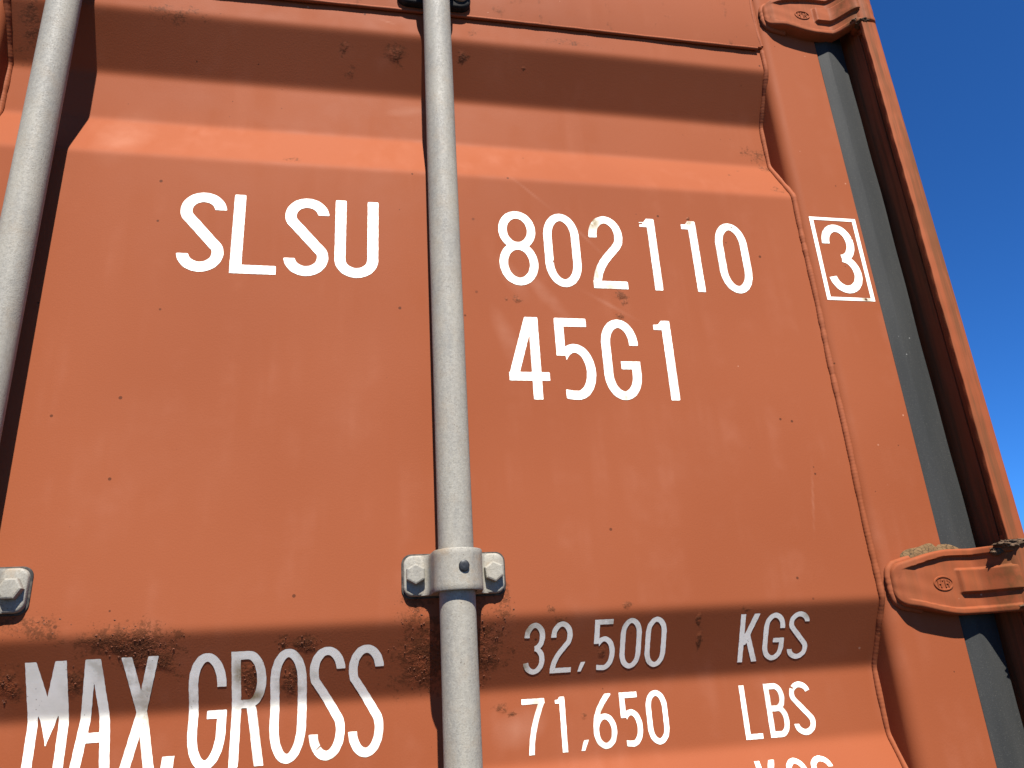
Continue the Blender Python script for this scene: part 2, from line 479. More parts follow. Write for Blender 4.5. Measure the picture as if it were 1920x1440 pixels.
# stiles (hollow section posts welded to the panel)
def stile(x0, x1, r0, r1):
    pts = round_poly([(x0, -0.003), (x1, -0.003), (x1, 0.060), (x0, 0.060)], [r0, r1, 0.004, 0.004], 9)
    V, F = extrude_poly_z(pts, np.linspace(Z_BOT - 0.02, 1.045, 60))
    return mesh_obj('stile', V, F, M_STILE, door, smooth=True, sharp=50)
stile_r = stile(0.6205, 0.7180, 0.017, 0.0015)
stile_l = stile(-0.5580, XL, 0.0015, 0.017)

# top rail of the door, standing 5 mm proud of the panel
V, F = [], []
pr = round_poly([(-0.005, 0.8985), (-0.005, 1.045), (0.05, 1.045), (0.05, 0.8985)], [0.002, 0.006, 0.003, 0.001], 4)
xs_r = np.linspace(XL + 0.001, 0.6195, 40)
n = len(pr)
for x in xs_r:
    for (y, zz) in pr:
        V.append((x, y + 0.0004 * math.sin(17 * x) , zz + 0.0006 * math.sin(23 * x)))
for k in range(len(xs_r) - 1):
    for i in range(n):
        j = (i + 1) % n
        F.append((k * n + i, k * n + j, (k + 1) * n + j, (k + 1) * n + i))
F.append(tuple(range(n))); F.append(tuple((len(xs_r) - 1) * n + i for i in range(n)))
top_rail = mesh_obj('top_rail', V, F, M_RAIL, door, smooth=True, sharp=40)

# weld beads
def bead(path, r, amp=0.03, per=0.0046, parent=door, mat=M_WELD, seg=9, name='weld_bead', slow_amp=0.12):
    ph = random.random() * 9
    L = 0; dist = [0]
    for a, b in zip(path[:-1], path[1:]):
        L += (Vector(a) - Vector(b)).length; dist.append(L)
    nz = [random.uniform(-1, 1) for _ in range(len(path) // 8 + 3)]
    def rf(k, q):
        u = k / 8.0; i = int(u); f = u - i
        slow = nz[i] * (1 - f) + nz[i + 1] * f
        return r * (1 + amp * math.sin(6.283 * dist[k] / per + ph + 0.8 * math.cos(q)) * 0.6 + slow_amp * slow + random.uniform(-0.03, 0.03))
    V, F = tube(path, rf, seg)
    return mesh_obj(name, V, F, mat, parent, smooth=True, sharp=80)
zz = np.arange(-1.45, 0.897, 0.0014)
bead([(XR - 0.0005 + 0.0010 * math.sin(31 * z) * 0.6, prof(z) - 0.0004, z) for z in zz], 0.0041)
zz = np.arange(-1.45, 0.897, 0.0014)
bead([(XL + 0.0005, prof(z) - 0.0004, z) for z in zz], 0.0045)
xx = np.arange(XL + 0.004, 0.612, 0.002)
bead([(x, -0.0035, 0.8985 + 0.0008 * math.sin(9 * x)) for x in xx], 0.0027, amp=0.08)
zz = np.arange(0.902, 1.04, 0.002)
bead([(0.6195 - 0.004 * math.sin(25 * (z - 0.9)), -0.0030, z) for z in zz], 0.0036, amp=0.06)

# rubber gasket strip down the hinge side
gp = round_poly([(0.7187, -0.0010), (0.7365, -0.0060), (0.7660, -0.0045), (0.7690, 0.006), (0.7660, 0.030), (0.7187, 0.030)], [0.001, 0.006, 0.002, 0.002, 0.001, 0.001], 4)
def gas_fn(x, y, z):
    k = 0.0009 * math.sin(13 * z) + 0.0006 * math.sin(41 * z + 1)
    return (x + (k if x > 0.73 else 0), y + 0.4 * k, z)
V, F = extrude_poly_z(gp, np.linspace(-1.5, 1.04, 120), fn=gas_fn)
gasket = mesh_obj('rubber_gasket', V, F, M_RUBBER, door, smooth=True, sharp=60)
tag(gasket, 'grey weathered rubber sealing strip between door stile and corner post')

# ------------------------------------------------------------------ rod brackets
ROD_R, ROD_Y = 0.0189, -0.0355
ROD_C, ROD_L = 0.1008, -0.3742

def hex_bolt(cx, cz, y0, af, h, rot, parent, mat=None):
    R = af / math.sqrt(3)
    V = []; F = []
    rings = [(R, 0.0), (R, -h * 0.80), (R * 0.94, -h * 0.93), (R * 0.80, -h), (R * 0.30, -h * 1.01)]
    for (r, y) in rings:
        for i in range(6):
            q = rot + i * math.pi / 3
            V.append((cx + r * math.cos(q), y0 + y, cz + r * math.sin(q)))
    for k in range(len(rings) - 1):
        for i in range(6):
            j = (i + 1) % 6
            F.append((k * 6 + i, k * 6 + j, (k + 1) * 6 + j, (k + 1) * 6 + i))
    F.append(tuple((len(rings) - 1) * 6 + i for i in range(6))); F.append(tuple(range(6)))
    return mesh_obj('bolt', V, F, mat or M_GALV, parent)

def plate(cx, z0, z1, hw, y0, y1, r, bev, mat, name, parent):
    """rounded plate lying on the door between y0 (back) and y1 (front)"""
    V = []; F = []
    outl = round_poly([(cx - hw, z0), (cx + hw, z0), (cx + hw, z1), (cx - hw, z1)], r, 6)
    n = len(outl)
    mx, mz = cx, (z0 + z1) / 2
    for (ins, y) in ((0, y0), (0, y1 + bev), (bev * 0.3, y1 + bev * 0.3), (bev, y1)):
        for (x, zz_) in outl:
            sx = (hw - ins) / hw; sz = ((z1 - z0) / 2 - ins) / ((z1 - z0) / 2)
            V.append((mx + (x - mx) * sx, y, mz + (zz_ - mz) * sz))
    for k in range(3):
        for i in range(n):
            j = (i + 1) % n
            F.append((k * n + i, k * n + j, (k + 1) * n + j, (k + 1) * n + i))
    F.append(tuple(range(n))); F.append(tuple(3 * n + i for i in range(n)))
    return mesh_obj(name, V, F, mat, parent, smooth=True, sharp=50)

def saddle(cx, z0, z1, y_pl, mat, parent):
    """strap that arches over the rod: cross-section in plan, swept in z with eased ends"""
    Ro, Ri = 0.0262, 0.0198
    def contour(ro):
        pts = []
        a0 = math.radians(28)
        fil = 0.0095
        # left foot fillet
        xb = -ro * math.cos(0); yb = ROD_Y
        for k in range(5):
            q = math.pi / 2 * k / 4
            pts.append((-(ro + 0.0015) - fil + fil * math.sin(q), y_pl + 0.0008 - fil + fil * math.cos(q)))
        for k in range(25):
            q = math.pi - math.pi * k / 24
            pts.append((ro * math.cos(q), ROD_Y - ro * math.sin(q)))
        pts += [(-p[0], p[1]) for p in reversed(pts[:5])]
        return pts
    outer = contour(Ro)
    inner = [(Ri * math.cos(math.pi * k / 24), ROD_Y - Ri * math.sin(math.pi * k / 24)) for k in range(25)]
    inner = [(Ri, y_pl)] + inner + [(-Ri, y_pl)]
    ring_o = outer; n = len(ring_o)
    V = []; F = []
    def sc(pts, s):
        return [(x * s, y_pl + (y - y_pl) * s) for (x, y) in pts]
    levels = [(z0, 0.985), (z0 + 0.0012, 1.0), (z0 + 0.006, 0.998), ((z0 + z1) / 2, 0.99), (z1 - 0.006, 0.998), (z1 - 0.0012, 1.0), (z1, 0.985)]
    for (zz_, s) in levels:
        for (x, y) in sc(ring_o, s): V.append((cx + x, y, zz_))
    for k in range(len(levels) - 1):
        for i in range(n - 1):
            F.append((k * n + i, k * n + i + 1, (k + 1) * n + i + 1, (k + 1) * n + i))
    # inner bore
    o = len(V); m = len(inner)
    for zz_ in (z0, z1):
        for (x, y) in inner: V.append((cx + x, y, zz_))
    for i in range(m - 1):
        F.append((o + i, o + i + 1, o + m + i + 1, o + m + i))
    # end faces
    F.append(tuple(range(n)) + tuple(o + i for i in range(m)))
    top = (len(levels) - 1) * n
    F.append(tuple(top + i for i in range(n)) + tuple(o + m + i for i in range(m)))
    return mesh_obj('saddle', V, F, mat, parent, smooth=True, sharp=50)

def rod_bracket(cx, zc, variant=0):
    z0, z1 = zc - 0.0215, zc + 0.0215
    pad = plate(cx, z0 - 0.0022, z1 + 0.0022, 0.0572, 0.0005, -0.0022, 0.0105, 0.0008, M_PAD, 'rod_bracket', door)
    pl = plate(cx, z0, z1, 0.0550, -0.0020, -0.0085, 0.0095, 0.0022, M_BRACKET, 'base_plate', pad)
    sd = saddle(cx, z0 + 0.0004, z1 - 0.0004, -0.0086, M_BRACKET, pad)
    for s, rot in ((-1, 0.5236), (1, 0.5236 + (0.12 if variant == 0 else 0.5))):
        hex_bolt(cx + s * 0.0425, zc + 0.001, -0.0084, 0.0195, 0.0085, rot, pad)
    # black plug in the front of the strap
    V = []; F = []
    yf = ROD_Y - 0.0255
    for (r, y) in ((0.0055, yf + 0.006), (0.0055, yf - 0.0012), (0.0043, yf - 0.0022), (0.0012, yf - 0.0018)):
        for i in range(20):
            q = 2 * math.pi * i / 20
            V.append((cx + 0.0035 + r * math.cos(q), y, zc + 0.002 + r * math.sin(q) * 1.1))
    for k in range(3):
        for i in range(20):
            j = (i + 1) % 20
            F.append((k * 20 + i, k * 20 + j, (k + 1) * 20 + j, (k + 1) * 20 + i))
    F.append(tuple(60 + i for i in range(20)))
    mesh_obj('plug', V, F, M_PLUG, pad, smooth=True, sharp=50)
    return pad
b1 = rod_bracket(ROD_C + 0.0015, 0.0985)
tag(b1, 'galvanised bracket with two hex bolts and black plug')
b2 = rod_bracket(ROD_L, 0.0985, 1)
tag(b2, 'galvanised bracket cut by the left edge of the picture')

# upper bearing of the rod, dark and larger, mostly above the frame
ub = plate(0.0975, 0.9045, 0.990, 0.0535, -0.0048, -0.0150, 0.016, 0.004, M_DARK, 'upper_bearing', door)
tag(ub, 'dark plate with round-headed bolts at the top of the rod')
for s in (-1, 1):
    V = []; F = []
    cxb = 0.0975 + s * 0.0375
    for (r, y) in ((0.0125, -0.0149), (0.0125, -0.0180), (0.0112, -0.0196), (0.0075, -0.0203), (0.0015, -0.0205)):
        for i in range(24):
            q = 2 * math.pi * i / 24
            V.append((cxb + r * math.cos(q), y, 0.9275 + r * math.sin(q)))
    for k in range(4):
        for i in range(24):
            j = (i + 1) % 24
            F.append((k * 24 + i, k * 24 + j, (k + 1) * 24 + j, (k + 1) * 24 + i))
    F.append(tuple(96 + i for i in range(24)))
    mesh_obj('bolt', V, F, M_GALV, ub, smooth=True, sharp=50)
for (xa, xb) in ((0.046, 0.0785), (0.1225, 0.149)):  # unseen blocks added above the frame to shade the plate and bolts
    V, F = extrude_poly_z(round_poly([(xa, -0.046), (xb, -0.046), (xb, -0.0149), (xa, -0.0149)], 0.004, 3), [0.962, 0.964, 1.018, 1.02])
    mesh_obj('shade_block', V, F, M_DARK, ub, smooth=True, sharp=40)
up_s = saddle(0.0975, 0.930, 0.985, -0.0150, M_DARK, ub)

# ------------------------------------------------------------------ locking rods
def locking_rod(x, label, seed, lean=0.0):
    rr = random.Random(seed)
    segs = 64; zs_ = np.linspace(-1.5, 1.10, 90)
    V = []; F = []
    for z_ in zs_:
        dx = 0.0004 * math.sin(2.1 * z_ + seed) + lean * (z_ - 0.08); dy = 0.0005 * math.sin(1.7 * z_ + 2 * seed)
        for i in range(segs):
            q = 2 * math.pi * i / segs
            r = ROD_R + 0.00012 * math.sin(3 * q + 9 * z_)
            V.append((x + dx + r * math.cos(q), ROD_Y + dy + r * math.sin(q), z_))
    n_ = len(zs_)
    for k in range(n_ - 1):
        for i in range(segs):
            j = (i + 1) % segs
            F.append((k * segs + i, k * segs + j, (k + 1) * segs + j, (k + 1) * segs + i))
    F.append(tuple(range(segs))); F.append(tuple((n_ - 1) * segs + i for i in range(segs)))
    o = mesh_obj('locking_rod', V, F, M_GALV, None, smooth=True, sharp=60)
    return tag(o, label, 'locking rod', 'galvanised locking rods on the door')
locking_rod(ROD_C, 'vertical galvanised locking rod between the letters SLSU and the number 802110', 1, -0.0042)
locking_rod(ROD_L, 'vertical galvanised locking rod at the left edge of the picture', 5)

# ------------------------------------------------------------------ hinges
HX0, HX1 = 0.6315, 0.772
PINX, PINY, PINR = 0.7835, -0.0385, 0.0190
def smooth01(a, b, x):
    t = np.clip((x - a) / (b - a), 0, 1); return t * t * (3 - 2 * t)

def hinge(zc, label, seed):
    rr = np.random.RandomState(seed)
    nxh, nvh = 100, 84
    X = np.linspace(HX0, HX1, nxh)
    vv = np.linspace(-1, 1, nvh)
    def half_up(x): return 0.0245 + 0.0150 * smooth01(HX0 - 0.01, 0.712, x)
    def half_dn(x): return 0.0225 + 0.0155 * smooth01(HX0 - 0.01, 0.715, x)
    def front(x, v):
        # v in -1..1 ; metres from the two long edges
        hu, hd = half_up(x), half_dn(x)
        zrel = np.where(v > 0, v * hu, v * hd)
        e_top = hu - zrel; e_bot = zrel + hd
        base = -0.0185 + 0.006 * smooth01(0.014, 0.0, x - HX0)
        lift = -0.0320 * smooth01(0.738, 0.770, x)
        rim_on = smooth01(0.640, 0.662, x)
        rim_t = smooth01(0.0098, 0.0078, e_top) * 0.0045 * rim_on
        rim_b = smooth01(0.0090, 0.0068, e_bot) * 0.0040 * rim_on
        rib = smooth01(0.0155, 0.0125, np.abs(zrel - 0.001)) * smooth01(0.7135, 0.7185, x) * 0.0055
        y = base + lift - rim_t - rim_b - rib
        # rounded long edges and rounded left end
        rr_ = 0.0034
        for e in (e_top, e_bot, (x - HX0)):
            q = np.clip(e, 0, rr_) / rr_
            y = y + rr_ * (1 - np.sqrt(np.clip(1 - (1 - q) ** 2, 0, 1))) * 0.8
        y = y + 0.00035 * np.sin(90 * x + 5 * v + seed) * np.cos(140 * zrel)
        return y, zrel
    # corner rounding of the left end: shrink the half heights in the first 16 mm
    V = []; F = []
    for i, x in enumerate(X):
        s = 1.0
        dxl = x - HX0
        Rc = 0.014
        cut = 0.0
        if dxl < Rc: cut = Rc - math.sqrt(max(Rc * Rc - (Rc - dxl) ** 2, 0))
        for j, v in enumerate(vv):
            y, zr = front(np.float64(x), np.float64(v))
            lim_u = half_up(x) - cut; lim_d = half_dn(x) - cut
            zr = float(zr)
            zr = zr * (lim_u / half_up(x)) if zr > 0 else zr * (lim_d / half_dn(x))
            V.append((x, float(y), zc + zr))
    for i in range(nxh - 1):
        for j in range(nvh - 1):
            a = i * nvh + j
            F.append((a, a + nvh, a + nvh + 1, a + 1))
    # back: a skirt going to the stile (and behind the bend)
    rim = [(i, 0) for i in range(nxh)] + [(nxh - 1, j) for j in range(1, nvh)] + [(i, nvh - 1) for i in range(nxh - 2, -1, -1)] + [(0, j) for j in range(nvh - 2, 0, -1)]
    o = len(V)
    for (i, j) in rim:
        x, y, z_ = V[i * nvh + j]
        yb = -0.0031 - 0.032 * float(smooth01(0.742, 0.772, x))
        V.append((x, max(yb, y + 0.001), z_))
    nr = len(rim)
    for k in range(nr):
        (i, j) = rim[k]; (i2, j2) = rim[(k + 1) % nr]
        F.append((i * nvh + j, i2 * nvh + j2, o + (k + 1) % nr, o + k))
    idx = {}
    for k, ij in enumerate(rim): idx[ij] = o + k
    for i in range(nxh - 1):
        F.append((idx[(i, 0)], idx[(i + 1, 0)], idx[(i + 1, nvh - 1)], idx[(i, nvh - 1)]))
    h = mesh_obj('hinge', V, F, M_HINGE, door, smooth=True, sharp=50)
    tag(h, label)
    # knuckle round the pin
    V = []; F = []
    segs = 28
    lv = [(-0.0375, 0.90), (-0.0355, 1.0), (0.0375, 1.0), (0.0395, 0.90)]
    zz_ = [(-0.0385, 0.86), (-0.0360, 1.0)] + [(a, 1.0) for a in np.linspace(-0.034, 0.036, 16)] + [(0.0380, 1.0), (0.0405, 0.86)]
    for (dz, s) in zz_:
        for i in range(segs):
            q = 2 * math.pi * i / segs
            r = PINR * s + rr.uniform(-0.0004, 0.0004)
            V.append((PINX + r * math.cos(q), PINY + r * math.sin(q), zc + dz))
    for k in range(len(zz_) - 1):
        for i in range(segs):
            j = (i + 1) % segs
            F.append((k * segs + i, k * segs + j, (k + 1) * segs + j, (k + 1) * segs + i))
    F.append(tuple(range(segs))); F.append(tuple((len(zz_) - 1) * segs + i for i in range(segs)))
    mesh_obj('knuckle', V, F, M_FRAME, h, smooth=True, sharp=60)
    # raised oval maker's mark: ring plus two small H strokes
    ex, ez, ey = 0.6945, zc - 0.0005, -0.0187
    path = [(ex + 0.0125 * math.cos(q), ey, ez + 0.0078 * math.sin(q)) for q in np.linspace(0, 2 * math.pi, 49)]
    V, F = tube(path, lambda k, q: 0.0012, 6)
    marks = [((-0.0075, -0.0045), (-0.0068, 0.0042)), ((-0.0035, -0.0045), (-0.0028, 0.0042)), ((-0.0072, -0.0002), (-0.0030, -0.0002)), ((-0.0028, 0.004), (0.0, 0.0035)),
             ((0.0028, -0.0045), (0.0022, 0.0042)), ((0.0070, -0.0045), (0.0062, 0.0042)), ((0.0024, -0.0002), (0.0066, -0.0002)), ((0.0062, 0.004), (0.0085, 0.0015))]
    for (a, b) in marks:
        v2, f2 = tube([(ex + a[0], ey, ez + a[1]), (ex + (a[0] + b[0]) / 2, ey, ez + (a[1] + b[1]) / 2), (ex + b[0], ey, ez + b[1])], lambda k, q: 0.00095, 6)
        o = len(V); V = list(V) + list(v2); F = list(F) + [tuple(i + o for i in f) for f in f2]
    mesh_obj('emblem', V, F, M_HINGE, h, smooth=True)
    # lumpy weld round the left end of the blade
    def cut_at(dx):
        return 0.014 - math.sqrt(max(0.014 ** 2 - (0.014 - dx) ** 2, 0)) if dx < 0.014 else 0.0
    path = []
    for dx in np.linspace(0.034, 0.0, 26) ** 1.0:
        path.append((HX0 + dx, -0.0045, zc - float(half_dn(HX0 + dx)) + cut_at(dx)))
    for q in np.linspace(0.05, 0.95, 18):
        lo = -float(half_dn(HX0)) + 0.014; hi = float(half_up(HX0)) - 0.014
        path.append((HX0 - 0.0002, -0.0045, zc + lo + (hi - lo) * q))
    for dx in np.linspace(0.0, 0.034, 26):
        path.append((HX0 + dx, -0.0045, zc + float(half_up(HX0 + dx)) - cut_at(dx)))
    bead(path, 0.0042, amp=0.05, per=0.008, parent=h, mat=M_HINGE, name='weld_bead', slow_amp=0.07)
    return h
h_lo = hinge(0.0660, 'lower hinge blade with cracked sealant above it', 3)
h_hi = hinge(0.9640, 'upper hinge blade at the top of the stile', 8)

# cracked sealant smeared above the lower hinge blade
def blob_patch(outline_fn, x0, x1, zc_fn, n1, n2, yback, h, mat, name, parent, seed):
    rr = np.random.RandomState(seed)
    V = []; F = []
    for i in range(n1):
        u = i / (n1 - 1); x = x0 + (x1 - x0) * u
        zlo, zhi = zc_fn(u)
        for j in range(n2):
            v = j / (n2 - 1)
            dome = (math.sin(math.pi * min(max(u, 0.001), 0.999)) ** 0.35) * (1 - (v ** 3))
            y = yback - h * dome + rr.uniform(-0.00015, 0.00015)
            V.append((x, y, zlo + (zhi - zlo) * v))
    for i in range(n1 - 1):
        for j in range(n2 - 1):
            a = i * n2 + j
            F.append((a, a + n2, a + n2 + 1, a + 1))
    return mesh_obj(name, V, F, mat, parent, smooth=True)
def seal_edge(u):
    top = 0.101 + 0.0125 * (max(math.sin(math.pi * u), 0) ** 0.55) + 0.0010 * math.sin(17 * u) - 0.004 * (math.exp(-((u - 0.56) / 0.03) ** 2)) + 0.004 * u
    return (0.0925 + 0.006 * u, top)
sl_ = blob_patch(None, 0.655, 0.752, seal_edge, 50, 14, -0.0025, 0.0070, M_SEAL, 'sealant', h_lo, 2)
tag(sl_, 'beige cracked sealant smeared along the top of the hinge blade')

# ------------------------------------------------------------------ container frame: corner post, header, side wall
FX0, FX1, FY = 0.7670, 0.7965, -0.0560
# back part of the post (runs the full height)
bp_ = round_poly([(0.7790, -0.030), (0.7965, -0.030), (0.7965, 0.150), (0.700, 0.150), (0.700, 0.075), (0.7790, 0.075)], [0.001, 0.006, 0.008, 0.002, 0.002, 0.004], 4)
V, F = extrude_poly_z(bp_, np.linspace(GROUND_Z + 0.12, 1.16, 40))
mesh_obj('corner_post', V, F, M_FRAME, body, smooth=True, sharp=40)
# front flange, cut out at the hinges
def flange(z0, z1, seed):
    rr = random.Random(seed)
    pts = round_poly([(FX0, FY), (FX1, FY), (FX1, -0.0305), (0.7805, -0.0305), (0.7790, FY + 0.0075), (FX0, FY + 0.0065)], [0.0012, 0.0085, 0.001, 0.001, 0.002, 0.0012], 6)
    ph = [rr.uniform(0, 6.28) for _ in range(6)]
    def fn(x, y, z):
        k = 0.0006 * math.sin(23 * z + ph[0]) + 0.0004 * math.sin(71 * z + ph[1]) + 0.0003 * math.sin(190 * z + ph[2])
        return (x + (k if x < 0.775 else 0.3 * k), y + 0.4 * k, z)
    nseg = max(int((z1 - z0) / 0.006), 2)
    V, F = extrude_poly_z(pts, np.linspace(z0, z1, nseg), fn=fn)
    return mesh_obj('post_flange', V, F, M_FRAME, body, smooth=True, sharp=40)
flange(0.1105, 0.9225, 1)
flange(-1.45, 0.0235, 2)
flange(1.0085, 1.10, 3)
# hinge pins
for zc in (0.066, 0.964):
    V = []; F = []
    for dz in (-0.050, 0.052):
        for i in range(16):
            q = 2 * math.pi * i / 16
            V.append((PINX + 0.0085 * math.cos(q), PINY + 0.0085 * math.sin(q), zc + dz))
    for i in range(16):
        j = (i + 1) % 16
        F.append((i, j, 16 + j, 16 + i))
    F.append(tuple(range(16))); F.append(tuple(range(16, 32)))
    mesh_obj('hinge_pin', V, F, M_FRAME, body, smooth=True, sharp=50)
# header beam above the doors and the sill below
V, F = extrude_poly_z(round_poly([(-1.75, -0.035), (0.7965, -0.035), (0.7965, 0.13), (-1.75, 0.13)], 0.006, 3), [1.06, 1.063, 1.158, 1.16])
mesh_obj('header', V, F, M_FRAME, body, smooth=True, sharp=40)
V, F = extrude_poly_z(round_poly([(-1.75, -0.035), (0.7965, -0.035), (0.7965, 0.13), (-1.75, 0.13)], 0.006, 3), [GROUND_Z + 0.005, GROUND_Z + 0.01, -1.535, -1.53])
mesh_obj('sill', V, F, M_FRAME, body, smooth=True, sharp=40)
# keeper for the cam end of the rod
V, F = extrude_poly_z(round_poly([(0.040, -0.074), (0.160, -0.074), (0.160, -0.034), (0.040, -0.034)], 0.006, 3), [1.075, 1.078, 1.147, 1.15])
mesh_obj('cam_keeper', V, F, M_FRAME, body, smooth=True, sharp=40)
# corrugated side wall, one bay after another
V = []; F = []
y = 0.15; pts = []
while y < 4.0:
    pts += [(0.790, y), (0.790, y + 0.072), (0.756, y + 0.140), (0.756, y + 0.210)]
    y += 0.278
for (x, yy) in pts: V += [(x, yy, GROUND_Z + 0.12), (x, yy, 1.16)]
for i in range(len(pts) - 1): F.append((2 * i, 2 * i + 2, 2 * i + 3, 2 * i + 1))
mesh_obj('side_wall', V, F, M_FRAME, body)
mesh_obj('roof', [(-1.75, 0.0, 1.1605), (0.796, 0.0, 1.1605), (0.796, 4.0, 1.1605), (-1.75, 4.0, 1.1605)], [(0, 1, 2, 3)], M_FRAME, body)

# dried mud caked on the hinge knuckle
def clump(cx, cy, cz, rx, ry, rz, seed, parent, n=26):
    rr = np.random.RandomState(seed)
    bm = bmesh.new()
    bmesh.ops.create_icosphere(bm, subdivisions=4, radius=1.0)
    ph = rr.rand(12) * 6.28
    for v in bm.verts:
        p = v.co.copy()
        k = 1 + 0.22 * math.sin(5 * p.x + ph[0]) * math.sin(6 * p.z + ph[1]) + 0.16 * math.sin(13 * p.x + ph[2]) * math.cos(11 * p.y + ph[3]) + 0.10 * math.sin(23 * p.z + ph[4]) * math.sin(19 * p.x + ph[5]) + rr.uniform(-0.06, 0.06)
        v.co = Vector((cx + p.x * rx * k, cy + p.y * ry * k, cz + p.z * rz * k))
    for f in bm.faces: f.smooth = True
    me = bpy.data.meshes.new('mud_clump'); bm.to_mesh(me); bm.free()
    me.materials.append(M_MUD)
    o = bpy.data.objects.new('mud_clump', me)
    return link(o, parent)
clump(0.775, -0.050, 0.1055, 0.019, 0.010, 0.0055, 1, h_lo)
clump(0.790, -0.052, 0.1080, 0.013, 0.010, 0.0040, 2, h_lo)
clump(0.779, -0.056, 0.0330, 0.016, 0.007, 0.0050, 3, h_lo)
clump(0.760, -0.043, 0.0985, 0.010, 0.006, 0.0045, 4, h_lo)
clump(0.773, -0.048, 0.9265, 0.010, 0.010, 0.0040, 5, h_hi)
clump(0.764, -0.046, 0.9320, 0.006, 0.005, 0.0035, 6, h_hi)

# ------------------------------------------------------------------ white stick-on lettering
def arcp(cx, cy, rx, ry, a0, a1, n=26):
    return [(cx + rx * math.cos(math.radians(a0 + (a1 - a0) * k / n)), cy + ry * math.sin(math.radians(a0 + (a1 - a0) * k / n))) for k in range(n + 1)]

def bez(p0, p1, p2, p3, n=14):
    out = []
    for k in range(n + 1):
        t = k / n; s = 1 - t
        out.append((s**3 * p0[0] + 3 * s * s * t * p1[0] + 3 * s * t * t * p2[0] + t**3 * p3[0],
                    s**3 * p0[1] + 3 * s * s * t * p1[1] + 3 * s * t * t * p2[1] + t**3 * p3[1]))
    return out

def d_path(U, W, pts, hw, close=False, cuts=(None, None)):
    """distance to a polyline minus half width, with the two ends cut square"""
    P = list(pts) + ([pts[0]] if close else [])
    d = np.full(U.shape, 1e9)
    for (a, b) in zip(P[:-1], P[1:]):
        dx, dy = b[0] - a[0], b[1] - a[1]
        L2 = dx * dx + dy * dy
        if L2 < 1e-14: continue
        t = np.clip(((U - a[0]) * dx + (W - a[1]) * dy) / L2, 0, 1)
        d = np.minimum(d, np.hypot(U - a[0] - t * dx, W - a[1] - t * dy))
    d = d - hw
    if not close:
        for (e, p, cut) in ((P[0], P[1], cuts[0]), (P[-1], P[-2], cuts[1])):
            if cut == 'round': continue
            dx, dy = e[0] - p[0], e[1] - p[1]
            L = math.hypot(dx, dy); dx /= L; dy /= L
            if cut: dx, dy = cut
            along = (U - e[0]) * dx + (W - e[1]) * dy
            near = np.hypot(U - e[0], W - e[1]) < hw * 1.6
            d = np.where(near & (along > -hw * 0.9), np.maximum(d, along), d)
    return d

def d_poly(U, W, pts):
    """signed distance-like value of a convex polygon"""
    n = len(pts)
    area = sum(pts[i][0] * pts[(i + 1) % n][1] - pts[(i + 1) % n][0] * pts[i][1] for i in range(n))
    sgn = 1 if area > 0 else -1
    d = np.full(U.shape, -1e9)
    for i in range(n):
        a = pts[i]; b = pts[(i + 1) % n]
        dx, dy = b[0] - a[0], b[1] - a[1]
        L = math.hypot(dx, dy)
        d = np.maximum(d, sgn * ((U - a[0]) * dy - (W - a[1]) * dx) / L)
    return d

def bar(a, b, hw_):
    """slanted stroke with horizontal cuts: horizontal half width hw_"""
    return [(a[0] - hw_, a[1]), (a[0] + hw_, a[1]), (b[0] + hw_, b[1]), (b[0] - hw_, b[1])]

